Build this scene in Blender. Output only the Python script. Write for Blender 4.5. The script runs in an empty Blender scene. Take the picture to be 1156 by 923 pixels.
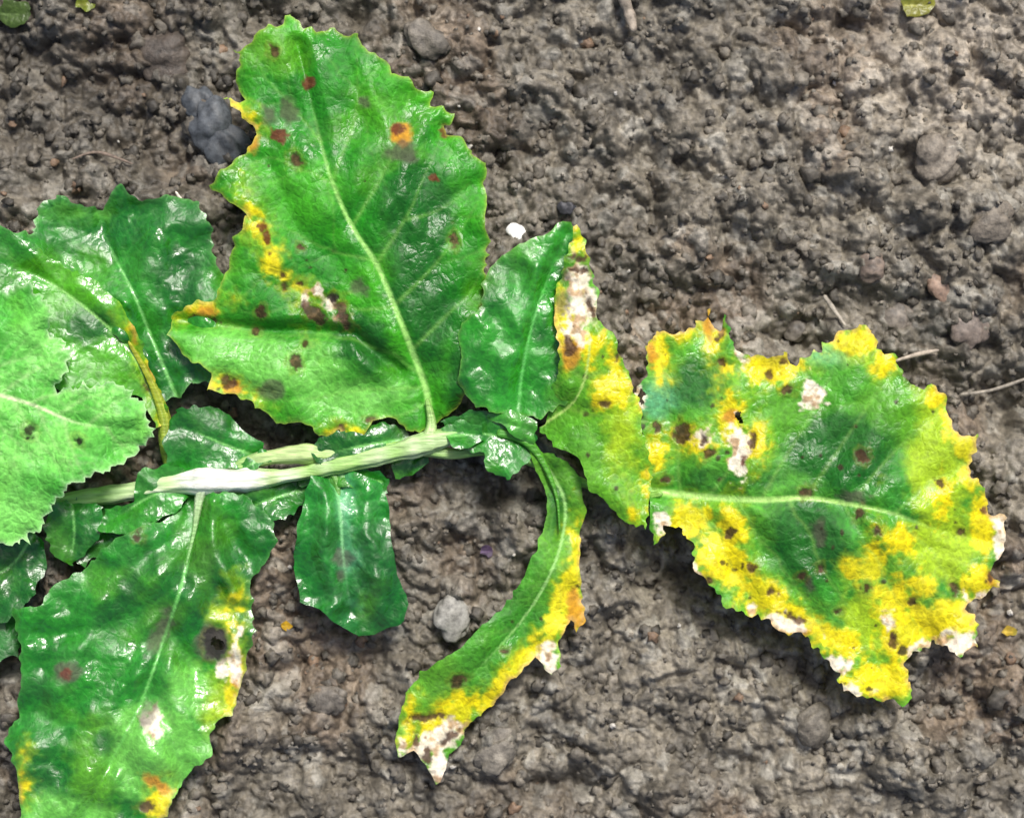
import bpy, math, random
import numpy as np
from mathutils import Vector
from mathutils.geometry import delaunay_2d_cdt

rng=np.random.RandomState(7)
random.seed(7)
S=0.0004            # metres per layout unit
CX,CY=578.0,461.5
HC=2500.0           # camera height in layout units (1.0 m)

# ------------------------------------------------------------ helpers
def lin(c):
    c=np.array(c,dtype=float)/255.0
    return np.where(c<=0.04045,c/12.92,((c+0.055)/1.055)**2.4)

TAB=rng.rand(16,256,256)
def vnoise(x,y,seed=0):
    t=TAB[seed%16]
    xi=np.floor(x).astype(int); yi=np.floor(y).astype(int)
    fx=x-xi; fy=y-yi
    fx=fx*fx*fx*(fx*(fx*6-15)+10); fy=fy*fy*fy*(fy*(fy*6-15)+10)
    a=t[xi&255,yi&255]; b=t[(xi+1)&255,yi&255]; c=t[xi&255,(yi+1)&255]; d=t[(xi+1)&255,(yi+1)&255]
    return (a*(1-fx)+b*fx)*(1-fy)+(c*(1-fx)+d*fx)*fy
def fbm(x,y,sc,oct=4,seed=0):
    s=0;a=1;n=0
    for o in range(oct):
        s=s+a*(vnoise(x/sc+17.3*o,y/sc+9.1*o,seed+o)*2-1); n+=a; a*=0.55; sc*=0.5
    return s/n
def sstep(a,b,x):
    t=np.clip((x-a)/(b-a),0,1); return t*t*(3-2*t)
def worley(x,y,cell,seed):
    x=x/cell; y=y/cell
    xi=np.floor(x).astype(int); yi=np.floor(y).astype(int)
    best=np.zeros_like(x); bid=np.full_like(x,0.5)
    for dx in(-1,0,1):
        for dy in(-1,0,1):
            cx=(xi+dx); cy=(yi+dy)
            a=TAB[seed%16][cx&255,cy&255]; b=TAB[(seed+1)%16][cx&255,cy&255]; r=0.35+0.5*TAB[(seed+2)%16][cx&255,cy&255]
            el=0.7+0.6*TAB[(seed+5)%16][cx&255,cy&255]
            px=cx+a; py=cy+b
            d2=(((x-px)*el)**2+((y-py)/el)**2)/(r*r)
            h=r*np.clip(1-d2,0,1)**0.5
            m=h>best
            best=np.where(m,h,best); bid=np.where(m,TAB[(seed+3)%16][cx&255,cy&255],bid)
    return best,bid

def to_world(px,py,z):
    k=(HC-z)/HC
    return np.stack([(px-CX)*k*S,(CY-py)*k*S,z*S],axis=-1)

def make_mesh(name,co,faces,col=None,extra=None,smooth=True,mat=None,parent=None):
    co=np.asarray(co,dtype=np.float32); faces=np.asarray(faces,dtype=np.int32)
    n=faces.shape[1]
    me=bpy.data.meshes.new(name)
    me.vertices.add(len(co)); me.vertices.foreach_set('co',co.ravel())
    me.loops.add(faces.size); me.loops.foreach_set('vertex_index',faces.ravel())
    me.polygons.add(len(faces)); me.polygons.foreach_set('loop_start',np.arange(0,faces.size,n,dtype=np.int32))
    me.update(calc_edges=True); me.validate()
    me.polygons.foreach_set('use_smooth',np.full(len(me.polygons),smooth))
    if col is not None:
        a=me.attributes.new('Col','FLOAT_COLOR','POINT')
        c=np.ones((len(co),4),dtype=np.float32); c[:,:3]=col; a.data.foreach_set('color',c.ravel())
    if extra is not None:
        for k,v in extra.items():
            a=me.attributes.new(k,'FLOAT','POINT'); a.data.foreach_set('value',np.asarray(v,dtype=np.float32))
    ob=bpy.data.objects.new(name,me); bpy.context.scene.collection.objects.link(ob)
    if mat: me.materials.append(mat)
    if parent: ob.parent=parent
    return ob

# ------------------------------------------------------------ materials
def new_mat(name):
    m=bpy.data.materials.new(name); m.use_nodes=True
    nt=m.node_tree; nt.nodes.clear()
    out=nt.nodes.new('ShaderNodeOutputMaterial'); b=nt.nodes.new('ShaderNodeBsdfPrincipled')
    nt.links.new(b.outputs[0],out.inputs[0])
    return m,nt,b,out
def N(nt,t,**kw):
    n=nt.nodes.new(t)
    for k,v in kw.items(): setattr(n,k,v)
    return n

def leaf_material(name,rough=0.35,spec=0.5,bump=0.5,trans=0.15):
    m,nt,b,out=new_mat(name); L=nt.links.new
    at=N(nt,'ShaderNodeAttribute',attribute_name='Col')
    dead=N(nt,'ShaderNodeAttribute',attribute_name='dead')
    tc=N(nt,'ShaderNodeTexCoord')
    n2=N(nt,'ShaderNodeTexNoise'); n2.inputs['Scale'].default_value=450; n2.inputs['Detail'].default_value=3
    L(tc.outputs['Object'],n2.inputs['Vector'])
    mix=N(nt,'ShaderNodeMixRGB',blend_type='ADD'); mix.inputs[0].default_value=0.002
    L(tc.outputs['Object'],mix.inputs[1]); L(n2.outputs['Color'],mix.inputs[2])
    vo=N(nt,'ShaderNodeTexVoronoi',feature='DISTANCE_TO_EDGE'); vo.inputs['Scale'].default_value=230
    L(mix.outputs[0],vo.inputs['Vector'])
    vr=N(nt,'ShaderNodeMapRange'); vr.inputs[1].default_value=0.0; vr.inputs[2].default_value=0.2
    L(vo.outputs['Distance'],vr.inputs[0])
    mr=N(nt,'ShaderNodeMapRange'); mr.inputs[1].default_value=0.3; mr.inputs[2].default_value=0.7; mr.inputs[3].default_value=0.76; mr.inputs[4].default_value=1.24
    L(n2.outputs['Fac'],mr.inputs[0])
    vr2=N(nt,'ShaderNodeMapRange'); vr2.inputs[3].default_value=1.14; vr2.inputs[4].default_value=0.98
    L(vr.outputs[0],vr2.inputs[0])
    mu=N(nt,'ShaderNodeMath',operation='MULTIPLY'); L(mr.outputs[0],mu.inputs[0]); L(vr2.outputs[0],mu.inputs[1])
    vm=N(nt,'ShaderNodeVectorMath',operation='SCALE'); L(at.outputs['Color'],vm.inputs[0]); L(mu.outputs[0],vm.inputs['Scale'])
    L(vm.outputs[0],b.inputs['Base Color'])
    n3=N(nt,'ShaderNodeTexNoise'); n3.inputs['Scale'].default_value=55; n3.inputs['Detail'].default_value=2
    L(tc.outputs['Object'],n3.inputs['Vector'])
    rr=N(nt,'ShaderNodeMapRange'); rr.inputs[1].default_value=0.4; rr.inputs[2].default_value=0.62; rr.inputs[3].default_value=rough*0.75; rr.inputs[4].default_value=rough*1.7
    L(n3.outputs['Fac'],rr.inputs[0])
    dm=N(nt,'ShaderNodeMath',operation='MULTIPLY_ADD',use_clamp=True); dm.inputs[1].default_value=0.4; L(dead.outputs['Fac'],dm.inputs[0]); L(rr.outputs[0],dm.inputs[2])
    L(dm.outputs[0],b.inputs['Roughness'])
    b.inputs['Specular IOR Level'].default_value=spec
    hm=N(nt,'ShaderNodeMath',operation='MULTIPLY_ADD'); hm.inputs[1].default_value=0.35
    L(vr.outputs[0],hm.inputs[0]); L(n2.outputs['Fac'],hm.inputs[2])
    bp=N(nt,'ShaderNodeBump'); bp.inputs['Strength'].default_value=bump; bp.inputs['Distance'].default_value=0.0006
    L(hm.outputs[0],bp.inputs['Height']); L(bp.outputs[0],b.inputs['Normal'])
    tr=N(nt,'ShaderNodeBsdfTranslucent'); L(vm.outputs[0],tr.inputs['Color'])
    ms=N(nt,'ShaderNodeMixShader'); ms.inputs[0].default_value=trans
    L(b.outputs[0],ms.inputs[1]); L(tr.outputs[0],ms.inputs[2]); L(ms.outputs[0],out.inputs[0])
    return m

MAT_LEAF=leaf_material('leaf_blade',0.42,0.5,0.7,0.15)
MAT_WET=leaf_material('leaf_blade_wet',0.30,1.0,0.5,0.12)
MAT_HAIRY=leaf_material('leaf_blade_young',0.55,0.5,1.0,0.2)

def stem_material():
    m,nt,b,out=new_mat('stem_skin'); L=nt.links.new
    at=N(nt,'ShaderNodeAttribute',attribute_name='Col'); tc=N(nt,'ShaderNodeTexCoord')
    mp=N(nt,'ShaderNodeMapping'); mp.inputs['Scale'].default_value=(60,480,480); L(tc.outputs['Object'],mp.inputs[0])
    n=N(nt,'ShaderNodeTexNoise'); n.inputs['Scale'].default_value=1.5; n.inputs['Detail'].default_value=5; L(mp.outputs[0],n.inputs['Vector'])
    mr=N(nt,'ShaderNodeMapRange'); mr.inputs[1].default_value=0.3; mr.inputs[2].default_value=0.7; mr.inputs[3].default_value=0.6; mr.inputs[4].default_value=1.12; L(n.outputs['Fac'],mr.inputs[0])
    vm=N(nt,'ShaderNodeVectorMath',operation='SCALE'); L(at.outputs['Color'],vm.inputs[0]); L(mr.outputs[0],vm.inputs['Scale']); L(vm.outputs[0],b.inputs['Base Color'])
    b.inputs['Roughness'].default_value=0.4
    bp=N(nt,'ShaderNodeBump'); bp.inputs['Strength'].default_value=0.8; bp.inputs['Distance'].default_value=0.0008; L(n.outputs['Fac'],bp.inputs['Height']); L(bp.outputs[0],b.inputs['Normal'])
    return m
MAT_STEM=stem_material()

def soil_material(name='soil',bumpd=0.0012):
    m,nt,b,out=new_mat(name); L=nt.links.new
    at=N(nt,'ShaderNodeAttribute',attribute_name='Col'); tc=N(nt,'ShaderNodeTexCoord')
    n1=N(nt,'ShaderNodeTexNoise'); n1.inputs['Scale'].default_value=300; n1.inputs['Detail'].default_value=4; n1.inputs['Roughness'].default_value=0.68
    L(tc.outputs['Object'],n1.inputs['Vector'])
    mr=N(nt,'ShaderNodeMapRange'); mr.inputs[1].default_value=0.3; mr.inputs[2].default_value=0.72; mr.inputs[3].default_value=0.45; mr.inputs[4].default_value=1.7; L(n1.outputs['Fac'],mr.inputs[0])
    vm=N(nt,'ShaderNodeVectorMath',operation='SCALE'); L(at.outputs['Color'],vm.inputs[0]); L(mr.outputs[0],vm.inputs['Scale'])
    L(vm.outputs[0],b.inputs['Base Color'])
    b.inputs['Roughness'].default_value=0.55; b.inputs['Specular IOR Level'].default_value=0.5
    bp=N(nt,'ShaderNodeBump'); bp.inputs['Strength'].default_value=0.8; bp.inputs['Distance'].default_value=bumpd; L(n1.outputs['Fac'],bp.inputs['Height']); L(bp.outputs[0],b.inputs['Normal'])
    return m
MAT_SOIL=soil_material()
MAT_STONE=soil_material('stone_surface',0.0004)

# ------------------------------------------------------------ ground
PITS=[(890,378,38,24,22),(735,170,20,28,16),(745,650,50,24,20),(300,10,45,24,22),(590,540,45,34,12),(10,720,30,60,14),(60,200,30,20,8),(445,735,25,20,12),(1030,420,40,18,12),(1135,460,30,40,18),(970,25,50,14,10),
 (400,18,18,14,14),(730,350,18,30,10),(1120,390,30,14,12),(800,560,16,12,8),(520,640,20,14,8),(690,700,26,14,12),(330,760,26,18,12),(850,860,40,20,12),(1060,800,40,18,12),(640,890,50,16,11),(480,560,40,20,8),(1010,180,24,16,10),(620,150,20,14,10),(880,110,30,12,10),(760,60,20,26,10),(1080,270,20,14,8),(560,180,14,14,8),(400,880,30,16,10),(930,330,20,14,10)]
MOUNDS=[(1060,80,200,110,12),(560,90,60,60,8),(700,250,70,60,6),(850,150,80,60,8),(750,820,120,70,8),(350,820,100,80,8),(1000,860,120,50,8),(980,300,70,50,7),(520,700,30,26,6)]
def soil_h(x,y):
    wx=x+8*fbm(x,y,30,3,3); wy=y+8*fbm(x,y,30,3,8)
    w2=3.2*fbm(x,y,10,2,13); w3=3.2*fbm(x,y,10,2,10)
    h=16*fbm(x,y,240,3,1)+18*fbm(x,y,75,3,5)
    a,ia=worley(wx,wy,62,1); b,ib=worley(wx+40+w2,wy+11+w3,32,4); c,ic=worley(wx+5+w2,wy+w3,17,7); d,idd=worley(x+3+w2,y+8+w3,9,9)
    gate=sstep(-0.35,0.3,fbm(x,y,130,2,11)); g2=sstep(-0.4,0.25,fbm(x,y,60,2,12))
    h=h+32*a*gate+24*b*(0.4+0.6*g2)+13*c+6.5*d+2.2*fbm(x,y,6,2,2)
    for(px,py,rx,ry,dd) in PITS: h=h-dd*1.8*np.exp(-((x-px)/rx)**2-((y-py)/ry)**2)
    for(px,py,rx,ry,dd) in MOUNDS: h=h+dd*np.exp(-((x-px)/rx)**2-((y-py)/ry)**2)
    return h-32,(ia,ib,ic,idd)
def soil_col(x,y,ids):
    ia,ib,ic,idd=ids
    base=lin((112,106,94)); warm=lin((114,99,83)); grey=lin((130,128,120)); dark=lin((64,58,50)); light=lin((182,170,153))
    t=(0.3*ib+0.35*ic+0.35*idd)
    n=fbm(x,y,160,3,6)
    c=base[None]*np.ones((len(x),1))
    w=sstep(0.0,0.4,n)[:,None]; c=c*(1-w*0.7)+warm*w*0.7
    g=sstep(0.6,0.85,ic)[:,None]; c=c*(1-g*0.5)+grey*g*0.5
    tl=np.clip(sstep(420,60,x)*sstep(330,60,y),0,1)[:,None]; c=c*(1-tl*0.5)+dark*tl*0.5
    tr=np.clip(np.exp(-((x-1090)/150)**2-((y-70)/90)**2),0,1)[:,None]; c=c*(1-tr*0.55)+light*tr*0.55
    k=(0.35+1.25*t)*(1+0.4*fbm(x,y,45,3,9))*(1+0.25*fbm(x,y,190,2,14))
    return np.clip(c*k[:,None],0.004,0.7)
def axis(lo,hi,step):
    core=list(np.arange(lo,hi+step,step)); out=[];s=step;v=core[-1]
    while v<120000: s*=1.35; v+=s; out.append(v)
    pre=[];s=step;v=core[0]
    while v>-120000: s*=1.35; v-=s; pre.append(v)
    return np.array(pre[::-1]+core+out)
ax=axis(-110,1266,2.1); ay=axis(-110,1033,2.1)
gx,gy=np.meshgrid(ax,ay); X=gx.ravel(); Y=gy.ravel()
h,ids=soil_h(X,Y)
co=np.stack([(X-CX)*S,(CY-Y)*S,h*S],-1)
nx=len(ax); ny=len(ay)
i=np.arange(nx*ny).reshape(ny,nx)
F=np.stack([i[:-1,:-1].ravel(),i[1:,:-1].ravel(),i[1:,1:].ravel(),i[:-1,1:].ravel()],-1)
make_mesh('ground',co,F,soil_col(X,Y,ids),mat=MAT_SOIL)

# ------------------------------------------------------------ crumbs, stones
import bmesh
def ico(sub):
    bm=bmesh.new(); bmesh.ops.create_icosphere(bm,subdivisions=sub,radius=1)
    v=np.array([q.co[:] for q in bm.verts]); f=np.array([[q.index for q in p.verts] for p in bm.faces]); bm.free(); return v,f
IV,IF=ico(2)
def lump(sub_v,r,rough,seed):
    v=sub_v.copy(); q=np.random.RandomState(seed)
    ph=q.rand(6,3)*6; fr=1.2+q.rand(6,3)*3.4
    d=np.zeros(len(v))
    for k in range(6): d+=np.sin((v*fr[k]).sum(1)*1.3+ph[k,0])*rough/(1+0.3*k)
    v=v*(1+d)[:,None]
    v*=r*(0.7+0.6*q.rand(3))
    a=q.rand()*6.28; c,s=math.cos(a),math.sin(a)
    x=v[:,0]*c-v[:,1]*s; y=v[:,0]*s+v[:,1]*c
    return np.stack([x,y,v[:,2]*0.8],-1)
proto=[lump(IV,1,0.24,k) for k in range(60)]
NCR=5500
cxs=rng.uniform(-100,1250,NCR); cys=rng.uniform(-100,1020,NCR)
rr=1.8+6.0*rng.rand(NCR)**2.6+ (rng.rand(NCR)>0.985)*5
hh,_=soil_h(cxs,cys)
tone=rng.rand(NCR)
Vs=[];Fs=[];Cs=[]
for k in range(NCR):
    v=proto[k%60]*rr[k]; a=rng.rand()*6.28; c,s=math.cos(a),math.sin(a)
    v=np.stack([v[:,0]*c-v[:,1]*s,v[:,0]*s+v[:,1]*c,v[:,2]],-1)
    p=np.stack([(v[:,0]+cxs[k]-CX)*S,(v[:,1]+CY-cys[k])*S,(v[:,2]+hh[k]+rr[k]*0.05)*S],-1)
    Vs.append(p); Fs.append(IF+k*len(IV))
    t=tone[k]; cc=lin((110,104,93))*(0.4+1.0*t)
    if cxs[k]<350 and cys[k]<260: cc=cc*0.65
    if t>0.987 and rr[k]<4: cc=lin((200,195,185))
    elif t>0.975: cc=lin((126,104,84))
    Cs.append(np.tile(cc,(len(IV),1)))
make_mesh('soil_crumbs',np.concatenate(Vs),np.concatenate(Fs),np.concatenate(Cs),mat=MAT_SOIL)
IV3,IF3=ico(4)
def stone(name,x,y,r,colr,flat=0.6,seed=1,mat=None):
    v=lump(IV3,r,0.09,seed); v[:,2]*=flat
    nz=fbm(v[:,0]+seed*31,v[:,1]+v[:,2]*0.7,r*0.5,3,seed); v*=(1+0.14*nz)[:,None]
    xs=np.array([x+dx*r*0.6 for dx in(-1,0,1)]*3,float); ys=np.array([y+dy*r*0.6 for dy in(-1,0,1) for _ in range(3)],float)
    z=float(soil_h(xs,ys)[0].mean())
    p=np.stack([(v[:,0]+x-CX)*S,(v[:,1]+CY-y)*S,(v[:,2]+z+r*0.1)*S],-1)
    make_mesh(name,p,IF3,lin(colr)[None]*(1+0.4*fbm(v[:,0]+9*seed,v[:,1],r*0.8,3,seed+2))[:,None],mat=mat or MAT_STONE)
stone('pebble',583,262,10,(250,250,248),0.8,3)
for(x,y,r,c,sd) in [(238,140,30,(80,84,88),5),(226,118,20,(70,74,78),6),(256,166,20,(74,78,82),9),(512,697,22,(150,148,140),7),(983,302,17,(124,110,98),8),
    (1062,325,15,(136,114,98),10),(1092,372,18,(118,106,96),12),(1015,358,14,(118,110,100),12),(905,372,16,(102,96,88),13),
    (640,232,10,(60,60,64),15),(690,450,14,(124,120,110),16)]:
    stone('stone',x,y,r,c,0.6,sd)
for(x,y,r,c,sd) in [(480,45,24,(108,102,92),17),(1115,250,22,(114,106,94),18),(920,820,26,(106,100,89),19),(560,850,22,(116,110,99),21),(370,790,22,(102,96,87),22),(1060,180,24,(118,110,98),24),(180,60,26,(80,72,64),28)]:
    stone('soil_clod',x,y,r,c,0.6,sd,MAT_SOIL)

# ------------------------------------------------------------ tubes
def catmull(P,n=8):
    P=[np.array(p,dtype=float) for p in P]; P=[2*P[0]-P[1]]+P+[2*P[-1]-P[-2]]; out=[]
    for k in range(1,len(P)-2):
        for j in range(n):
            t=j/n; a,b,c,d=P[k-1],P[k],P[k+1],P[k+2]
            out.append(0.5*((2*b)+(-a+c)*t+(2*a-5*b+4*c-d)*t*t+(-a+3*b-3*c+d)*t**3))
    out.append(P[-2]); return np.array(out)
def tube(name,pts,cols_,mat=None,parent=None,flat=0.8,ribs=0.05,seg=28,n=12,wob=0.0):
    C=catmull(pts,n); m=len(C); V=[];cols=[]
    cl=[lin(c) for c in cols_]
    if len(cl)==1: cl=cl*2
    for k in range(m):
        a=C[max(k-1,0)][:3]; b=C[min(k+1,m-1)][:3]; t=b-a; t/=np.linalg.norm(t)
        side=np.array([-t[1],t[0],0]); side/=np.linalg.norm(side)+1e-9; up=np.cross(side,t)
        if up[2]<0: up=-up
        f=k/(m-1)
        r=max(C[k][3],0.3)
        if k==0 or k==m-1: r*=0.3
        r*=1+wob*fbm(np.array([C[k][0]*1.0]),np.array([C[k][1]+7.0]),26,3,5)[0]
        for j in range(seg):
            th=j/seg*2*math.pi; rad=r*(1+ribs*math.cos(th*5+1+0.8*math.sin(k*0.11))+ribs*0.6*math.cos(th*9+k*0.05))
            p=C[k][:3]+side*math.cos(th)*rad+up*math.sin(th)*rad*flat
            V.append(p)
            nz=fbm(np.array([p[0]]),np.array([p[1]]),30,2,4)[0]
            f2=min(max(f+0.12*nz,0),0.9999)*(len(cl)-1); q=int(f2); f2-=q
            cc=cl[q]*(1-f2)+cl[q+1]*f2
            gr=max(0,math.cos(th*5+1+0.8*math.sin(k*0.11)+math.pi))**3*0.3*(1 if ribs>0.05 else 0)
            cols.append(cc*(1-gr)+lin((110,165,70))*gr)
    V=np.array(V); W=to_world(V[:,0],V[:,1],V[:,2]); Fc=[]
    for k in range(m-1):
        for j in range(seg):
            j2=(j+1)%seg; Fc.append((k*seg+j,k*seg+j2,(k+1)*seg+j2,(k+1)*seg+j))
    return make_mesh(name,W,Fc,np.array(cols),mat=mat or MAT_STEM,parent=parent)

plant=bpy.data.objects.new('mustard_plant',None); bpy.context.scene.collection.objects.link(plant)

# ------------------------------------------------------------ leaves
def dist_poly(x,y,poly):
    bd=np.full(x.shape,1e9); bt=np.zeros(x.shape); n=len(poly)-1
    for k in range(n):
        ax_,ay_=poly[k][:2]; bx,by=poly[k+1][:2]; dx,dy=bx-ax_,by-ay_; l=dx*dx+dy*dy+1e-9
        t=np.clip(((x-ax_)*dx+(y-ay_)*dy)/l,0,1); d=np.hypot(x-ax_-t*dx,y-ay_-t*dy)
        m=d<bd; bd=np.where(m,d,bd); bt=np.where(m,(k+t)/n,bt)
    return bd,bt
def inside(x,y,poly):
    r=np.zeros(x.shape,bool); n=len(poly)
    for k in range(n):
        x1,y1=poly[k]; x2,y2=poly[(k+1)%n]
        if y1==y2: continue
        c=((y1>y)!=(y2>y))&(x<(x2-x1)*(y-y1)/(y2-y1)+x1); r^=c
    return r
COL={'y':(240,222,14),'Y':(250,238,40),'o':(205,145,38),'w':(255,242,220),'b':(66,40,24),'d':(34,24,18),'r':(98,42,24),'g':(88,82,70),'G':(88,160,34),'l':(170,204,36),'p':(112,194,76),'k':(26,98,26),'c':(100,180,125)}
def leaf(name,outline,mid,green,green2,heights,patches=(),tooth=(22,4),frill=(7,1.2),lat=None,latn=6,latlen=150,latang=50,
         fold=0.12,bulge=5,ruffle=8,veincol=(170,205,140),midw=4.5,mat=None,sp=2.0,edgecol=None,spots=0,spotbox=None,seed=0,rim=0.25,holes=(),creases=(),latc=0.4,relief=1.0):
    q=np.random.RandomState(seed+100)
    pts=[];P=np.array(outline,float); n=len(P); acc=0.
    area=0.5*np.sum(P[:,0]*np.roll(P[:,1],-1)-np.roll(P[:,0],-1)*P[:,1]); sg=1 if area>0 else -1
    per,amp=tooth
    for k in range(n):
        a=P[k]; b=P[(k+1)%n]; d=b-a; L=np.hypot(*d); m=max(1,int(L/2.6)); nrm=np.array([d[1],-d[0]])/(L+1e-9)*sg
        for j in range(m):
            t=j/m; s=acc+t*L
            wv=vnoise(np.array([s/(per*1.9)]),np.array([seed*5.1]),6)[0]
            ph=(s/per+1.9*wv)%1.0
            saw=(ph/0.7 if ph<0.7 else (1-ph)/0.3)
            av=vnoise(np.array([s/(per*1.5)]),np.array([seed*2.9+40]),7)[0]
            av=max(0,(av-0.2))*1.6
            lo=vnoise(np.array([s/(per*1.1)]),np.array([seed*1.9+70]),9)[0]*2-1
            o=amp*(saw**1.8-0.3)*av*1.3+amp*0.7*lo+frill[1]*(vnoise(np.array([s/frill[0]]),np.array([seed*3.7]),3)[0]*2-1)*1.6
            p=a+d*t+nrm*o; pts.append((p[0],p[1]))
        acc+=L
    pts=np.array(pts); nb=len(pts)
    x0,y0=pts.min(0); x1,y1=pts.max(0)
    gy_=np.arange(y0,y1,sp*0.87); rows=[]
    for k,yy in enumerate(gy_):
        xx=np.arange(x0+(k%2)*sp*0.5,x1,sp); rows.append(np.stack([xx,np.full_like(xx,yy)],-1))
    Gp=np.concatenate(rows)+q.uniform(-0.25,0.25,(sum(len(r) for r in rows),2))*sp*0.6
    Gp=Gp[inside(Gp[:,0],Gp[:,1],pts)]
    loop=np.vstack([pts,pts[:1]])
    de,_=dist_poly(Gp[:,0],Gp[:,1],loop); Gp=Gp[de>sp*0.55]
    allp=np.vstack([pts,Gp])
    vs=[Vector((float(a),float(b))) for a,b in allp]
    es=[(k,(k+1)%nb) for k in range(nb)]
    r=delaunay_2d_cdt(vs,es,[],1,1e-4)
    V=np.array([v[:] for v in r[0]]); T=np.array([f for f in r[2] if len(f)==3])
    cen=V[T].mean(1); keep=inside(cen[:,0],cen[:,1],pts)
    wx=cen[:,0]+6*fbm(cen[:,0],cen[:,1],9,2,seed); wy=cen[:,1]+6*fbm(cen[:,0],cen[:,1],9,2,seed+3)
    for(hx,hy,ra,rb) in holes: keep&=((wx-hx)/ra)**2+((wy-hy)/rb)**2>1
    T=T[keep]
    x,y=V[:,0],V[:,1]
    de,_=dist_poly(x,y,loop)
    midp=[tuple(p[:2]) for p in catmull([(a,b,0) for a,b in mid],6)]
    dm,tm=dist_poly(x,y,midp)
    if lat is None:
        lat=[]; M=np.array(midp); nn=len(M)
        for k in range(latn):
            f=(k+0.6)/(latn+0.4)
            for s in(-1,1):
                idx=int(min(max((f+(0.04 if s>0 else -0.02)),0.02),0.95)*(nn-1)); a=M[idx]; d=M[min(idx+1,nn-1)]-M[max(idx-1,0)]; th=math.atan2(d[1],d[0])
                ang=th+s*math.radians(latang+q.uniform(-6,6)); p=a.copy(); pl=[tuple(p)]
                L=latlen*(1-0.45*f)
                for j in range(6):
                    p=p+np.array([math.cos(ang),math.sin(ang)])*L/6; ang-=s*math.radians(4+q.uniform(-5,6)); pl.append(tuple(p))
                lat.append(pl)
    dl=np.full(x.shape,1e9); lt=np.zeros(x.shape)
    wob=4.0*fbm(x,y,30,3,seed+2)
    for pl in lat:
        pl2=[tuple(p[:2]) for p in catmull([(a,b,0) for a,b in pl],3)]
        d,t=dist_poly(x+wob,y-wob,pl2); m=d<dl; dl=np.where(m,d,dl); lt=np.where(m,t,lt)
    ds=np.full(x.shape,1e9)
    for pl in lat:
        for k in range(1,len(pl)-1):
            if q.rand()<0.25: continue
            a=np.array(pl[k]); b=np.array(pl[k+1]); d=b-a; th=math.atan2(d[1],d[0]); L=np.hypot(*d)*q.uniform(0.7,1.2)
            for s in(-1,1):
                an=th+s*math.radians(48+q.uniform(-14,14)); e=a+np.array([math.cos(an),math.sin(an)])*L; e2=e+np.array([math.cos(an-s*.3),math.sin(an-s*.3)])*L*.7
                dd,_=dist_poly(x+wob,y-wob,[a,e,e2]); ds=np.minimum(ds,dd)
    H=np.array(heights,float); w=1.0/(((x[:,None]-H[:,0])**2+(y[:,None]-H[:,1])**2)+900.)**1.3
    z=(w*H[:,2]).sum(1)/w.sum(1)
    z=z+fold*np.minimum(dm,90)
    z=z-2.5*np.exp(-(dm/7)**2)
    z=z+bulge*(1-np.exp(-(dl/15)**2))*np.clip(dm/15,0,1)*(0.6+0.8*fbm(x,y,60,2,seed+14))+bulge*0.16*(1-np.exp(-(ds/6)**2))
    z=z+relief*(9*fbm(x,y,95,2,seed+5)+3.4*fbm(x,y,34,2,seed+10)+0.7*fbm(x,y,14,2,seed+9))
    z=z+ruffle*fbm(x,y,42,2,seed+7)*np.exp(-de/26)-rim*10*np.exp(-de/7)
    for(pl,dep,wd) in creases:
        d,_=dist_poly(x+wob*0.6,y-wob*0.6,pl); z=z+dep*np.exp(-(d/wd)**2)
    g1=lin(green); g2=lin(green2)
    m=sstep(-0.35,0.35,fbm(x,y,110,3,seed+1)+0.25*fbm(x,y,24,3,seed))[:,None]
    c=g1*(1-m)+g2*m
    c=c*(1+0.2*fbm(x,y,14,3,seed+4))[:,None]
    yl=sstep(0.15,0.6,fbm(x,y,60,3,seed+12))[:,None]*0.25; c=c*(1-yl)+lin((110,175,30))*yl
    vc=lin(veincol)
    vs_=(0.16*np.exp(-(ds/1.4)**2))[:,None]; c=c*(1-vs_)+vc*vs_
    dead=np.zeros(len(x)); ym=np.zeros(len(x))
    fields={}
    nzb=fbm(x,y,30,4,seed+6); nzs=fbm(x,y,8,3,seed+8); nzt=fbm(x,y,5,2,seed+13)
    for p in patches:
        k=p[4]; rot=math.radians(p[5]) if len(p)>5 else 0
        dx=x-p[0]; dy=y-p[1]; u=dx*math.cos(rot)+dy*math.sin(rot); v=-dx*math.sin(rot)+dy*math.cos(rot)
        sc_=0.72 if k in 'br' else 1.0
        f=1-np.sqrt((u/(p[2]*sc_))**2+(v/(p[3]*sc_))**2)
        f=f*min(p[2],p[3])*(sc_ if k in 'br' else 1)
        fields[k]=np.maximum(fields.get(k,np.full(x.shape,-1e3)),f)
    order=['l','G','c','p','k','y','Y','o','w','g','r','b','d']
    for k in order:
        if k not in fields: continue
        f=fields[k]
        if k in 'klpGc': f=f+14*nzb+6*nzs; sf=12
        elif k in 'yY': f=f+13*nzb+10*nzs-3*np.exp(-(dl/3)**2)-0.8; sf=5
        elif k=='o': f=f+6*nzb+4*nzs; sf=3.5
        elif k=='w': f=f+9*nzb+8*nzs; sf=2.5
        elif k=='g': f=f+5*nzb+6*nzs; sf=4
        else: f=f+4.2*nzs+2.8*nzt; sf=1.5
        mk=sstep(-sf,sf,f)
        cc=lin(COL[k])
        if k in 'bd':
            rg=np.exp(-((f+2.4)/2.0)**2)*0.2; tan=lin((150,125,40)); c=c*(1-rg[:,None])+tan*rg[:,None]
        vcol=np.tile(cc,(len(x),1))
        if k=='y':
            og=sstep(-0.1,0.5,fbm(x,y,34,4,seed+11))[:,None]; vcol=vcol*(1-0.6*og)+lin((200,204,24))*0.6*og
            ym=np.maximum(ym,mk)
            halo=sstep(-sf-11,-sf+4,f)*0.45*(1-mk); c=c*(1-halo[:,None])+lin((160,198,30))*halo[:,None]
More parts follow.
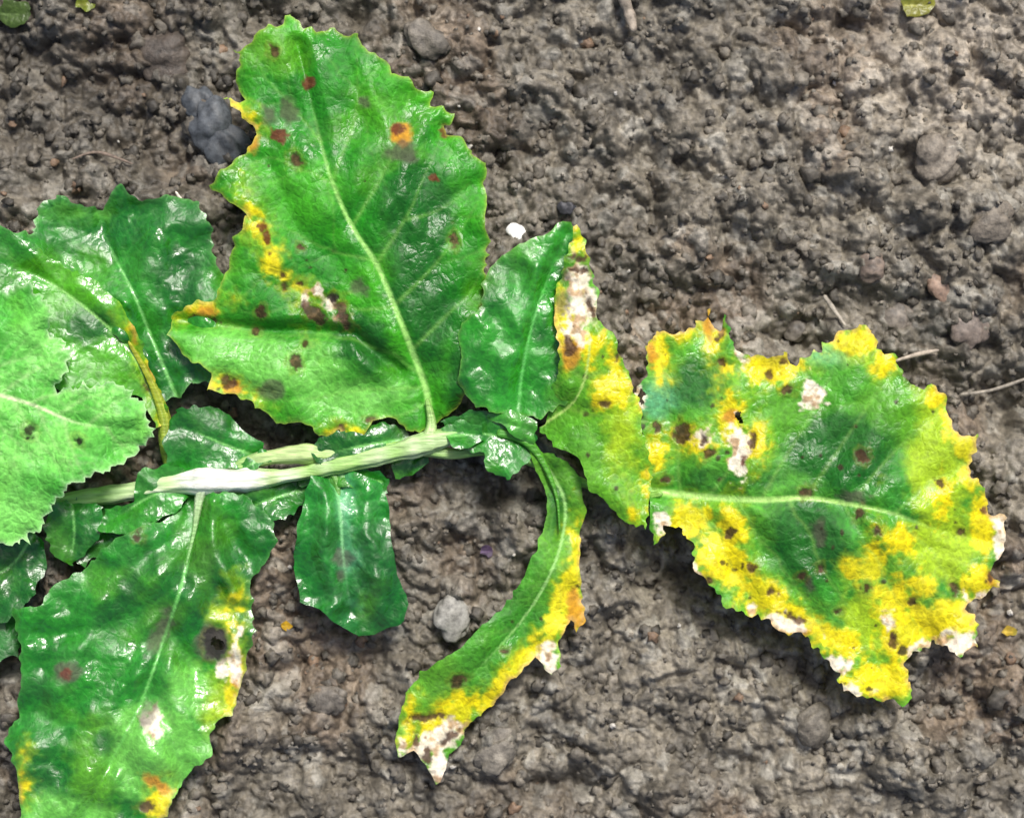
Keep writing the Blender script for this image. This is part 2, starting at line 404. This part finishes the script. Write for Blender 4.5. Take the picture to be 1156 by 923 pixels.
        if k=='w':
            og=sstep(0.0,0.4,fbm(x,y,10,3,seed+12))[:,None]; vcol=vcol*(1-0.75*og)+lin((168,118,66))*0.75*og
            z=z+2.2*mk*fbm(x,y,9,2,seed)
        if k in 'br':
            og=sstep(0.1,0.5,nzt)[:,None]; vcol=vcol*(1-0.4*og)+lin((130,100,70))*0.4*og
        if k in 'wobrdg': dead=np.maximum(dead,mk)
        st=0.93 if k!='g' else 0.72
        c=c*(1-mk[:,None]*st)+vcol*mk[:,None]*st
        if k in 'bd': z=z-1.5*mk
    rm=ym*np.exp(-(de/(3.0+2.5*nzs))**2)*sstep(-0.3,0.2,nzb)*0.8
    c=c*(1-rm[:,None])+lin((214,175,105))*rm[:,None]
    for k in range(spots):
        bx=spotbox or (x0,y0,x1,y1)
        sx=q.uniform(bx[0],bx[2]); sy=q.uniform(bx[1],bx[3]); r0=0.9+2.6*q.rand()**3
        d=np.hypot((x-sx)*(0.7+0.6*q.rand()),(y-sy)*(0.7+0.6*q.rand()))+nzs*2.5; mk=sstep(r0+1,r0-0.8,d)[:,None]*0.85; c=c*(1-mk)+lin(COL['b'])*0.7*mk
    wl=2.0*(1-0.75*lt)+0.5; lv=(latc*np.exp(-(dl/wl)**2)*(1-0.7*lt)*(1-0.8*dead))[:,None]; c=c*(1-lv)+vc*lv
    mw=midw*(1-0.72*tm)+0.4; mv=(0.9*np.exp(-(dm/mw)**4)*(1-sstep(0.55,0.92,tm))*(1-0.5*dead))[:,None]; c=c*(1-mv)+lin(np.minimum(np.array(veincol)+35,245))*mv
    if edgecol is not None:
        ev=(0.5*np.exp(-de/1.8))[:,None]; c=c*(1-ev)+lin(edgecol)*ev
    W=to_world(x,y,z)
    ob=make_mesh(name,W,T[:,::-1] if sg>0 else T,np.clip(c,0.002,0.95),{'dead':dead},mat=mat or MAT_LEAF,parent=plant)
    return ob

# A
A=[(330,14),(343,33),(360,36),(376,34),(388,42),(404,38),(408,52),(420,62),(434,70),(442,84),(462,86),(470,98),(489,104),(486,119),(513,128),(500,142),(504,152),(524,158),(532,174),(552,182),(548,205),(551,250),(548,280),(551,310),(546,345),(536,372),(532,400),(530,440),(512,462),(487,484),
 (466,488),(444,474),(420,474),(410,488),(397,506),(384,486),(360,492),(345,478),(312,478),(294,460),(264,448),(232,440),(238,422),(212,402),(198,384),(190,354),(214,342),(238,338),(252,320),(262,300),(266,275),(280,242),(262,226),(237,210),(250,192),(274,178),(290,152),(278,136),(252,110),(274,114),(266,92),(272,65),(264,58),(286,44),(303,28),(318,26)]
leaf('leaf_upper',A,[(487,482),(481,440),(465,395),(445,345),(425,298),(397,255),(375,205),(362,160),(348,100),(335,50)],(64,162,26),(36,130,22),
 [(487,482,42),(440,340,72),(380,200,82),(335,40,60),(540,200,62),(545,330,60),(480,110,60),(260,220,68),(200,360,50),(300,450,56),(400,485,46),(270,110,55)],
 patches=[(300,415,110,34,'p'),(400,450,60,26,'p'),(250,385,50,20,'p'),(310,60,36,22,'G'),(285,230,20,45,'G',-10),(475,330,30,90,'k',-15),(520,420,20,50,'k'),(470,250,40,70,'k'),(410,390,30,40,'k',-30),
  (304,285,8,40,'y',-25),(340,326,24,12,'y',20),(215,350,26,8,'y',-8),(270,130,10,18,'y',-40),(278,158,7,16,'Y'),(248,437,20,5,'y',15),(383,490,12,8,'y'),(400,494,7,9,'Y'),(318,312,14,12,'Y'),
  (452,150,13,11,'o'),(262,440,10,7,'o'),(286,160,6,14,'o'),(232,352,14,6,'o'),(356,327,12,8,'w'),(370,343,6,14,'w',-30),(345,333,6,10,'w'),
  (308,440,14,12,'g'),(326,126,10,14,'g'),(454,172,18,10,'g'),(405,324,9,8,'g'),(305,128,7,9,'g'),(412,115,8,8,'g'),
  (348,95,11,11,'r'),(316,153,12,13,'r'),(502,150,9,10,'r'),(448,146,12,9,'r'),(492,201,8,6,'r'),(333,181,11,13,'b'),(308,57,7,9,'b'),
  (300,266,6,18,'r',-20),(322,322,8,7,'b'),(356,354,24,10,'b',35),(386,352,9,22,'b',-30),(333,408,10,14,'b'),(257,432,11,8,'b'),(420,475,8,6,'b'),(385,484,6,9,'b'),(235,362,24,4,'b',8),(295,352,8,8,'b'),(512,270,5,9,'b'),(378,335,9,5,'d'),(345,388,6,6,'b'),(290,375,6,5,'b'),(338,278,4,4,'b'),(318,310,5,5,'b'),(340,320,6,5,'b')],
 lat=[[(425,298),(455,250),(480,200),(500,150)],[(397,255),(430,200),(450,150),(462,105)],[(375,205),(395,150),(405,100),(400,55)],[(445,345),(490,300),(520,260),(545,220)],[(465,395),(500,360),(530,330),(548,300)],[(425,298),(380,285),(330,260),(275,240)],[(380,215),(340,190),(300,178),(255,205)],[(445,345),(400,350),(350,340),(300,310),(262,300)],[(475,425),(430,395),(370,380),(300,375),(210,360)],[(481,440),(430,440),(370,445),(310,450),(250,430)],[(362,160),(330,120),(300,85),(280,60)],[(455,250),(490,240),(530,215)],[(483,455),(450,470),(400,480)]],
 bulge=7.5,ruffle=12,veincol=(135,195,85),midw=3.4,fold=0.04,sp=1.9,seed=1,edgecol=(180,190,80),spots=16,tooth=(25,4),frill=(7,1.5),
 creases=[([(200,362),(260,368),(330,372),(400,378),(450,420)],-13,9),([(400,60),(440,150),(470,260)],5,14),([(300,180),(340,260),(400,320)],-6,12)])
# B
B=[(545,322),(566,287),(600,268),(635,250),(655,262),(660,300),(650,350),(655,410),(640,450),(605,470),(560,466),(532,458),(520,432),(517,372),(532,358),(546,345)]
leaf('leaf_small',B,[(585,480),(588,430),(600,370),(620,310),(640,265)],(46,148,32),(28,112,26),
 [(585,475,45),(600,360,62),(640,260,66),(520,400,58),(545,330,58),(650,400,60)],patches=[(640,330,10,60,'k'),(610,380,7,7,'k')],latn=4,latlen=70,veincol=(70,165,60),midw=1.6,seed=2,bulge=6,edgecol=(120,170,70),mat=MAT_WET,latc=0.25,relief=1.5,
 creases=[([(620,270),(590,350),(560,440)],7,14)])
# E
E=[(735,552),(728,522),(725,495),(716,470),(715,440),(728,425),(730,395),(742,372),(766,376),(786,366),(801,348),(809,372),(818,354),(826,378),(832,400),(848,407),(868,402),(886,396),(897,410),(925,395),(945,378),(970,367),(988,372),(990,392),(1012,404),(1018,425),(1034,440),(1052,432),(1070,450),(1072,470),(1083,490),(1103,489),(1101,515),(1096,535),(1114,550),(1113,572),(1135,584),(1132,615),(1120,640),(1128,662),(1110,672),(1092,685),(1107,705),(1104,730),(1080,738),(1055,722),(1038,735),(1022,748),(1030,770),(1022,794),(995,791),(965,785),(945,772),(938,748),(918,732),(910,715),(885,714),(870,700),(845,692),(820,680),(800,660),(786,640),(780,615),(765,598),(748,592),(740,614),(733,595),(732,570)]
leaf('leaf_blighted',E,[(736,554),(800,561),(860,564),(910,562),(960,569),(1010,580),(1060,598),(1120,612)],(84,162,44),(54,138,38),
 [(736,552,40),(860,560,62),(1000,580,66),(1125,610,42),(800,370,48),(970,375,50),(1080,480,50),(780,630,38),(900,715,38),(1010,785,30),(1100,710,34),(720,450,46)],
 patches=[(1055,520,32,90,'l',-10),(1070,615,40,44,'l'),(960,395,36,14,'l'),(1000,700,50,40,'l'),(800,480,70,10,'G'),(1000,470,40,40,'G'),(880,470,50,30,'G'),(790,430,30,26,'k'),(910,610,46,54,'k',-30),(950,510,60,46,'k'),(820,540,60,12,'k'),(742,448,22,20,'c'),(740,466,16,10,'c'),(930,402,24,12,'c'),
  (745,395,11,26,'y'),(770,376,30,8,'y',-10),(805,370,11,20,'y'),(870,415,46,19,'y'),(826,480,15,34,'y'),(782,496,32,13,'y',15),(740,508,12,22,'y'),(850,500,11,20,'y'),(968,384,28,15,'y'),(1002,408,16,15,'y'),(1062,446,13,15,'y'),(1091,510,13,46,'y',-20),(1112,590,18,40,'y'),
  (774,596,25,30,'y',30),(816,634,42,28,'y',42),(870,680,58,20,'y',30),(827,600,13,30,'y',0),(942,724,56,19,'y',25),(990,766,44,22,'y'),(1010,703,22,54,'y'),(988,643,12,42,'y'),(1060,702,56,24,'y'),(1106,655,22,24,'y'),(1065,560,9,22,'y'),(1012,612,17,13,'y'),(1040,660,20,13,'y'),(960,650,10,12,'y'),
  (960,774,30,14,'Y'),(800,614,16,16,'Y'),(1045,690,25,12,'Y'),(1098,655,14,14,'Y'),(740,390,8,18,'Y'),(880,403,24,8,'Y'),
  (831,505,12,28,'w'),(792,493,18,8,'w'),(838,402,7,16,'w'),(918,440,12,22,'w'),(888,702,36,8,'w',25),(945,750,20,12,'w'),(1078,724,34,11,'w',-10),(748,588,11,13,'w'),(1129,608,8,34,'w'),(778,640,8,22,'w',-30),(1000,700,7,9,'w'),(1034,742,8,9,'w'),(960,780,16,7,'w'),(1112,671,14,6,'w'),(722,450,5,16,'w'),
  (1085,729,22,7,'o'),(800,362,7,14,'o'),(825,470,8,8,'o'),(905,714,16,6,'o'),(735,400,5,14,'o'),(1118,652,6,10,'o'),
  (770,490,14,18,'b'),(800,512,9,8,'b'),(850,500,6,11,'b'),(812,375,5,12,'b',20),(890,441,10,7,'b'),(868,422,8,7,'b'),(846,392,6,8,'b'),(885,408,7,6,'b'),(975,514,10,11,'b'),(910,556,9,9,'b'),(966,561,18,8,'g'),(970,580,8,10,'b'),(824,602,9,8,'b'),(870,667,8,6,'b'),(978,664,7,8,'b'),(990,600,7,6,'b'),(1077,664,6,10,'b'),(1025,425,6,10,'b'),(1060,545,7,6,'b'),(1117,650,5,8,'b'),(1020,735,6,7,'d'),(800,655,5,7,'b'),(925,640,6,5,'b'),(905,650,6,5,'b'),(1008,722,7,12,'b'),(893,697,24,4,'b',20),(1030,680,7,6,'b'),(742,482,6,7,'b'),(752,540,8,6,'b'),(722,470,7,5,'b'),(1110,575,6,8,'r'),(795,495,5,9,'b'),(838,520,5,7,'r'),(815,408,6,6,'b'),(925,600,6,12,'g'),(915,662,5,10,'g'),(850,640,6,6,'b'),(945,690,6,6,'b'),(1085,600,5,5,'b')],
 lat=[[(800,561),(830,520),(850,470),(865,420)],[(860,564),(890,510),(920,460),(950,400)],[(910,562),(945,510),(985,450),(1010,410)],[(960,569),(1000,520),(1050,470),(1070,450)],[(1010,580),(1050,545),(1100,520)],[(780,560),(800,590),(830,640),(850,685)],[(830,563),(860,610),(900,660),(930,720)],[(890,563),(920,620),(960,690),(1000,770)],[(950,568),(980,620),(1020,690),(1050,720)],[(1010,580),(1050,625),(1090,680)],[(770,558),(765,510),(755,450),(745,390)]],
 bulge=7.5,ruffle=12,veincol=(150,198,90),midw=3.6,fold=0.03,sp=1.8,seed=3,spots=100,tooth=(23,4.5),frill=(6,2.2),holes=[(724,446,4,9),(835,470,3,5)],latc=0.3)
# C
Cc=[(650,254),(661,275),(665,300),(675,330),(676,360),(690,375),(700,400),(712,430),(722,460),(726,490),(733,520),(737,560),(729,594),(710,592),(690,576),(666,552),(655,520),(630,506),(610,488),(618,462),(626,435),(634,405),(627,372),(627,335),(636,292)]
leaf('leaf_folded',Cc,[(612,480),(650,450),(665,400),(660,340),(652,275)],(96,165,36),(70,148,32),
 [(612,485,48),(655,400,82),(650,260,76),(720,590,66),(715,440,72),(660,540,60),(627,350,70)],
 patches=[(705,480,18,50,'l'),(690,440,20,26,'y',60),(665,388,18,12,'y'),(640,370,12,34,'y'),(655,270,10,20,'y'),(714,578,8,18,'y'),(672,430,6,20,'y',-20),(731,530,5,30,'y'),(694,405,7,25,'y',-20),(634,330,8,30,'Y'),
  (654,328,16,40,'w',-8),(666,342,9,24,'w'),(650,372,9,10,'w'),(652,275,6,10,'Y'),(645,400,10,16,'o'),
  (636,338,9,12,'g'),(652,292,15,5,'b',10),(644,393,10,15,'b'),(638,312,7,9,'g'),(666,345,3,16,'b',-20),(682,455,7,5,'b'),(696,402,5,5,'b'),(655,305,12,3,'b')],
 latn=4,latlen=110,veincol=(150,185,80),midw=1.0,bulge=5,seed=4,fold=0.0,spots=12,tooth=(20,3.5),latc=0.3)
# F
Fo=[(598,506),(622,512),(640,522),(656,540),(660,575),(655,605),(653,645),(657,680),(661,700),(650,714),(645,700),(630,722),(634,752),(622,762),(605,742),(590,755),(570,775),(555,797),(540,808),(526,824),(521,842),(506,850),(502,868),(494,884),(481,864),(468,848),(450,854),(447,832),(455,800),(461,777),(480,755),(510,737),(535,715),(560,694),(582,668),(602,630),(615,595),(618,560),(606,530)]
leaf('leaf_hanging',Fo,[(605,508),(636,560),(634,610),(615,660),(585,705),(540,755),(490,810)],(92,160,40),(62,142,36),
 [(605,508,50),(625,560,52),(655,600,24),(600,640,58),(650,690,18),(540,715,48),(600,745,14),(490,760,34),(540,800,12),(485,850,8)],
 patches=[(645,670,12,70,'y',8),(605,730,50,11,'y',-45),(550,790,34,11,'y',-40),(500,812,60,13,'y',-30),(463,825,12,30,'y'),(651,640,6,40,'Y'),(624,700,11,40,'Y',30),(630,560,10,30,'k'),(648,690,8,24,'o'),(620,744,12,20,'w'),(488,838,32,15,'w',-20),(495,864,12,20,'w'),(455,845,7,12,'w'),(620,750,6,10,'o'),
  (480,810,26,6,'b',-10),(518,768,14,10,'b',-20),(507,832,18,6,'b',-30),(483,850,7,18,'b'),(497,870,8,8,'o'),(470,835,6,14,'b'),(570,735,6,5,'b'),(600,600,4,4,'b'),(656,700,6,10,'o')],
 latn=5,latlen=60,veincol=(130,185,90),midw=1.5,bulge=4,seed=5,fold=0.03,ruffle=9,tooth=(20,3),spots=10,latc=0.25)
# G
G_=[(352,536),(346,562),(336,600),(332,640),(338,680),(360,688),(380,705),(405,719),(430,712),(456,700),(460,682),(448,640),(442,600),(440,570),(432,545),(395,528)]
leaf('leaf_lower_small',G_,[(378,535),(384,580),(388,630),(396,690)],(38,136,38),(22,100,28),
 [(380,535,36),(388,620,46),(340,640,40),(450,640,34),(400,712,26),(345,680,34)],patches=[(386,628,11,9,'g'),(390,600,6,36,'c',-3),(385,650,5,5,'g')],latn=3,latlen=70,veincol=(110,185,110),midw=2,bulge=9,seed=6,mat=MAT_WET,ruffle=16,tooth=(40,3),frill=(9,.6),relief=1.9,latc=0.2,
 creases=[([(370,560),(366,620),(376,680)],13,11),([(412,560),(420,620),(427,690)],11,12)])
# H
Hh=[(212,562),(240,556),(275,556),(305,580),(313,610),(300,638),(284,655),(286,690),(285,722),(278,750),(268,790),(262,806),(243,817),(238,850),(215,872),(200,895),(188,920),(150,945),(60,960),(25,950),(22,905),(18,870),(3,830),(20,810),(25,770),(22,730),(16,690),(42,682),(60,662),(90,645),(120,615),(145,600),(180,590)]
leaf('leaf_lower',Hh,[(222,556),(218,600),(205,660),(185,720),(160,790),(120,870),(80,950)],(40,134,32),(24,104,26),
 [(222,556,38),(205,660,52),(150,800,56),(80,940,44),(300,600,40),(280,700,32),(250,810,30),(30,700,40),(10,830,36),(100,650,46)],
 patches=[(175,850,60,60,'p'),(60,930,60,30,'p'),(240,790,20,36,'l'),(110,860,30,60,'G'),(215,780,30,30,'p'),(266,735,13,54,'y'),(264,785,10,30,'y'),(255,695,14,16,'l'),(190,885,20,22,'l'),(178,905,14,18,'y'),(264,700,8,20,'Y'),
  (250,756,10,14,'w'),(270,716,9,12,'w'),(265,738,9,30,'w'),(176,815,12,20,'w',-20),(25,880,5,14,'y'),(178,885,18,6,'o',30),(165,910,12,9,'b'),(168,805,10,14,'g'),(266,770,5,10,'o'),
  (242,727,20,22,'g'),(243,727,14,18,'d'),(76,760,14,12,'g'),(76,760,9,8,'r'),(155,600,8,12,'b'),(115,835,12,10,'k'),(180,715,9,22,'g',25),(130,680,10,30,'k',40)],
 lat=[[(218,600),(180,620),(140,650),(90,660)],[(205,660),(160,690),(110,710),(40,720)],[(190,710),(140,750),(90,790),(25,810)],[(165,780),(120,820),(70,870),(30,900)],[(222,570),(250,590),(275,620),(300,630)],[(212,640),(240,670),(265,690),(285,700)],[(190,710),(220,750),(245,780),(262,800)],[(165,780),(185,820),(205,860),(210,880)],[(140,830),(145,870),(150,930)]],
 bulge=10,ruffle=13,veincol=(80,165,60),midw=2.2,fold=0.05,seed=7,mat=MAT_WET,edgecol=(90,160,70),tooth=(28,4),relief=1.6,latc=0.25,holes=[(244,726,7,9)],
 creases=[([(240,565),(240,610),(262,670)],13,10),([(150,610),(110,700),(60,780)],8,16)])
# I
I_=[(-60,330),(0,332),(30,322),(48,335),(60,352),(55,378),(72,384),(80,400),(75,422),(64,440),(95,435),(130,430),(150,440),(166,462),(171,490),(152,510),(130,525),(100,535),(75,550),(60,565),(50,590),(22,612),(-60,612)]
leaf('leaf_young',I_,[(-60,435),(0,446),(40,458),(90,478),(150,485)],(128,216,96),(78,174,58),
 [(-50,440,95),(60,465,98),(165,480,80),(40,335,84),(20,605,78),(75,400,84)],patches=[(88,497,6,6,'d'),(34,487,7,7,'d'),(92,400,6,8,'k')],
 latn=5,latlen=120,veincol=(190,230,150),midw=2.4,bulge=9,seed=8,mat=MAT_HAIRY,ruffle=17,tooth=(16,5),frill=(4,3.6),edgecol=(225,240,205),fold=0.03,relief=1.4)
# J
J_=[(-60,240),(-10,248),(15,262),(38,262),(40,235),(64,219),(90,232),(113,235),(135,209),(160,225),(190,219),(222,226),(238,250),(240,290),(262,330),(290,380),(280,430),(215,430),(205,450),(180,455),(165,430),(150,400),(110,360),(50,310),(0,300),(-60,300)]
leaf('leaf_rear',J_,[(200,450),(175,390),(150,330),(125,280),(110,240)],(48,142,36),(28,110,28),
 [(200,450,30),(150,330,40),(110,235,32),(235,280,30),(10,270,44),(60,230,34),(280,400,30)],patches=[(205,320,26,50,'k'),(90,240,26,10,'p')],
 latn=4,latlen=120,veincol=(90,165,70),midw=1.6,bulge=9,seed=9,mat=MAT_WET,ruffle=15,tooth=(22,4),edgecol=(120,180,100),relief=1.6,latc=0.2)
J2=[(-60,268),(0,258),(35,278),(75,300),(110,320),(140,350),(160,385),(176,430),(188,465),(178,482),(160,450),(130,440),(100,445),(60,440),(0,420),(-60,400)]
leaf('leaf_rear_side',J2,[(182,470),(150,400),(100,350),(40,310),(-30,290)],(84,166,36),(46,132,30),
 [(182,470,40),(100,350,60),(0,280,62),(20,400,50)],patches=[(160,405,8,34,'y',-20),(178,450,7,22,'y',-10),(100,370,30,20,'k'),(152,380,5,12,'o'),(165,430,5,12,'b')],latn=4,latlen=90,veincol=(120,180,80),midw=1.5,bulge=6,seed=10,mat=MAT_WET,tooth=(24,3),latc=0.2)
small=[('leaf_edge',[(-60,600),(0,590),(30,592),(50,612),(52,640),(32,680),(8,702),(-60,705)],[(40,600),(10,640),(-40,660)],34,(34,124,32),11),
 ('leaflet',[(56,568),(85,560),(116,572),(112,610),(82,640),(62,628),(50,600)],[(80,562),(84,600),(80,635)],40,(36,130,36),12),
 ('leaflet',[(198,462),(222,457),(252,466),(272,486),(296,500),(300,522),(272,532),(240,528),(215,536),(190,522),(182,498)],[(290,515),(250,500),(205,480)],40,(38,132,34),13),
 ('leaflet',[(350,508),(362,494),(400,484),(430,476),(458,484),(466,500),(440,510),(405,514),(375,524),(356,522)],[(455,496),(410,503),(360,514)],50,(30,110,28),14),
 ('leaflet',[(497,476),(530,462),(575,464),(602,472),(606,492),(596,520),(576,540),(552,532),(546,512),(520,506)],[(505,490),(550,490),(590,500)],48,(40,130,32),15),
 ('leaflet',[(156,532),(190,526),(216,534),(214,562),(196,578),(168,590),(140,604),(110,598),(118,574),(150,566)],[(215,548),(170,560),(120,592)],44,(54,145,40),16),
 ('leaflet',[(255,556),(300,548),(345,544),(350,562),(330,578),(305,590),(270,590)],[(345,552),(300,565),(270,580)],34,(34,120,32),17),
 ('leaflet',[(440,512),(475,506),(482,520),(466,538),(448,540)],[(470,508),(458,535)],34,(34,124,32),18),
 ('leaflet',[(90,560),(160,575),(210,570),(200,600),(150,610),(90,640),(70,600)],[(200,575),(140,590),(90,610)],22,(60,130,50),19),
 ('leaflet',[(-60,640),(0,655),(30,690),(20,740),(-60,760)],[(10,660),(-40,720)],20,(34,116,34),20),
 ('leaflet',[(540,470),(580,462),(606,476),(604,500),(590,498),(570,482)],[(545,474),(600,486)],56,(70,160,46),21),
 ('leaflet',[(262,530),(280,516),(300,508),(306,520),(292,530),(270,536)],[(300,514),(270,532)],48,(40,130,34),22),
 ('leaflet',[(498,484),(520,474),(545,480),(548,496),(528,506),(506,502)],[(500,492),(545,490)],58,(40,128,30),23),
 ('leaflet',[(330,532),(360,524),(392,524),(420,530),(440,540),(438,556),(400,552),(360,548),(338,548)],[(430,544),(385,536),(340,540)],36,(34,122,32),24)]
for nm,ol,md,zz,gr,sd in small:
    cxm=np.mean([p[0] for p in ol]); cym=np.mean([p[1] for p in ol])
    leaf(nm,ol,md,gr,tuple(int(v*0.8) for v in gr),[(cxm,cym,zz+6),(ol[0][0],ol[0][1],zz),(ol[len(ol)//2][0],ol[len(ol)//2][1],zz-8)],latn=3,latlen=45,veincol=(90,165,65),midw=1.4,bulge=5,seed=sd,mat=MAT_WET,ruffle=14,tooth=(22,3),sp=2.0,latc=0.2)

# stems
WH=(250,253,238)
tube('stem',[(40,574,22,8),(85,564,30,9),(140,556,34,11),(190,547,40,12),(225,543,44,15),(262,543,44,14),(300,540,44,10),(345,533,46,8),(400,521,48,9),(450,509,50,10),(484,499,50,12),(508,493,50,8),(530,490,46,5)],
     [(170,210,130),(150,200,105),(205,230,170),WH,WH,(195,225,150),(165,210,115),(215,238,180),(190,225,150),(120,180,80)],parent=plant,ribs=0.09,wob=0.25)
tube('stem_branch',[(235,538,34,5),(270,525,36,7),(300,517,40,9),(340,512,42,10),(372,513,42,8),(420,508,40,7),(470,500,42,5)],[(140,190,95),(185,218,140),(205,228,155),(165,200,110),(150,200,100)],parent=plant,ribs=0.09,wob=0.25)
tube('petiole_right',[(470,505,44,8),(510,512,42,6),(550,508,42,6),(600,520,36,6),(660,545,30,5),(715,560,34,4.5),(748,557,44,3.5)],[(190,225,140),(110,175,75),(130,190,80),(150,200,90)],parent=plant,ribs=0.08)
tube('petiole_upper',[(470,506,48,6),(484,492,52,7),(487,476,50,5),(482,450,52,2.5)],[(225,240,195),(190,220,145),(150,200,100)],parent=plant,ribs=0.08)
tube('petiole_rear',[(196,535,28,8),(188,500,32,8),(185,470,36,7),(170,430,44,4),(145,385,54,2)],[(150,185,70),(180,180,50)],parent=plant,ribs=0.08)
tube('petiole_lower',[(240,543,46,10),(227,556,46,6),(219,600,47,2.6),(206,655,54,1.0)],[WH,(180,215,150),(90,170,70)],parent=plant,ribs=0.08)
tube('petiole_side',[(560,488,48,6),(590,495,50,6),(612,520,46,4),(628,560,42,2),(632,600,40,1)],[(80,155,50),(90,165,50),(80,155,40)],parent=plant)
tube('petiole_small',[(330,538,42,4),(360,533,42,4),(378,538,42,4),(384,580,46,1.6),(388,620,46,.8)],[(150,200,100),(60,140,50)],parent=plant)

# twigs and bits of straw
def sh(x,y): return float(soil_h(np.array([float(x)]),np.array([float(y)]))[0][0])
for pl,r,c in [([(198,216),(214,240),(234,280),(252,318)],2.4,(225,215,200)),([(930,333),(942,350),(955,368)],3.2,(156,148,134)),([(1008,408),(1035,400),(1060,395)],2.8,(172,160,144)),([(1085,445),(1120,440),(1165,425)],2.2,(150,142,128)),
    ([(702,-8),(710,14),(716,36)],8,(160,148,132)),([(0,740),(18,725),(30,700)],4,(110,92,74)),([(80,180),(110,172),(150,185)],1.6,(120,105,92))]:
    zz=max(sh(a,b) for a,b in pl)+5+r
    tube('dry_twig',[(x,y,max(sh(x,y)+5+r,zz-8),r*(0.6 if k in(0,len(pl)-1) else 1)) for k,(x,y) in enumerate(pl)],[c],mat=MAT_STONE,ribs=0.04,seg=12,wob=0.5)

def scrap(x,y,r,g,sd):
    k=9; ol=[(x+r*(0.7+0.6*random.random())*math.cos(a*2*math.pi/k),y+r*0.7*(0.7+0.6*random.random())*math.sin(a*2*math.pi/k)) for a in range(k)]
    z=sh(x,y)+12
    o=leaf('leaf_scrap',ol,[(x-r*.7,y),(x,y+1),(x+r*.7,y)],g,tuple(int(v*.8) for v in g),[(x,y,z+2),(x+r,y,z),(x-r,y,z-3)],latn=2,latlen=r*.6,seed=sd,tooth=(10,1.5),bulge=1,ruffle=5,sp=1.8,relief=0.3,midw=0.8,latc=0.1,veincol=g); o.parent=None
for a in [(14,16,22,(70,92,40),31),(95,5,12,(110,112,36),32),(1035,6,20,(140,140,50),33),(550,622,9,(80,58,90),34),(322,706,7,(190,150,30),35),(1140,712,8,(180,150,40),36)]: scrap(*a)

# ------------------------------------------------------------ camera / light / world
cam=bpy.data.cameras.new('camera'); co_=bpy.data.objects.new('camera',cam); bpy.context.scene.collection.objects.link(co_)
co_.location=(0,0,HC*S); co_.rotation_euler=(0,0,0); cam.sensor_width=36; cam.lens=36*HC/1156.0; cam.clip_start=0.05; cam.clip_end=500
cam.dof.use_dof=True; cam.dof.focus_distance=0.974; cam.dof.aperture_fstop=4.5
bpy.context.scene.camera=co_
EL,AZ=math.radians(56),math.radians(20)
w=bpy.data.worlds.new('World'); bpy.context.scene.world=w; w.use_nodes=True; nt=w.node_tree; nt.nodes.clear()
o=nt.nodes.new('ShaderNodeOutputWorld'); b=nt.nodes.new('ShaderNodeBackground'); s=nt.nodes.new('ShaderNodeTexSky'); s.sky_type='NISHITA'; s.sun_disc=False; s.sun_elevation=EL; s.sun_rotation=AZ; s.dust_density=4.0; s.air_density=0.7
nt.links.new(s.outputs[0],b.inputs[0]); nt.links.new(b.outputs[0],o.inputs[0]); b.inputs[1].default_value=0.125
sl=bpy.data.lights.new('sun','SUN'); sl.energy=3.6; sl.angle=math.radians(14); sl.color=(1,0.97,0.92)
so=bpy.data.objects.new('sun',sl); bpy.context.scene.collection.objects.link(so)
d=Vector((-math.sin(AZ)*math.cos(EL),-math.cos(AZ)*math.cos(EL),-math.sin(EL))); so.rotation_euler=d.to_track_quat('-Z','Y').to_euler()
so.location=(0.5,0.7,1.5)
vs=bpy.context.scene.view_settings; vs.view_transform='Standard'; vs.look='None'; vs.exposure=0
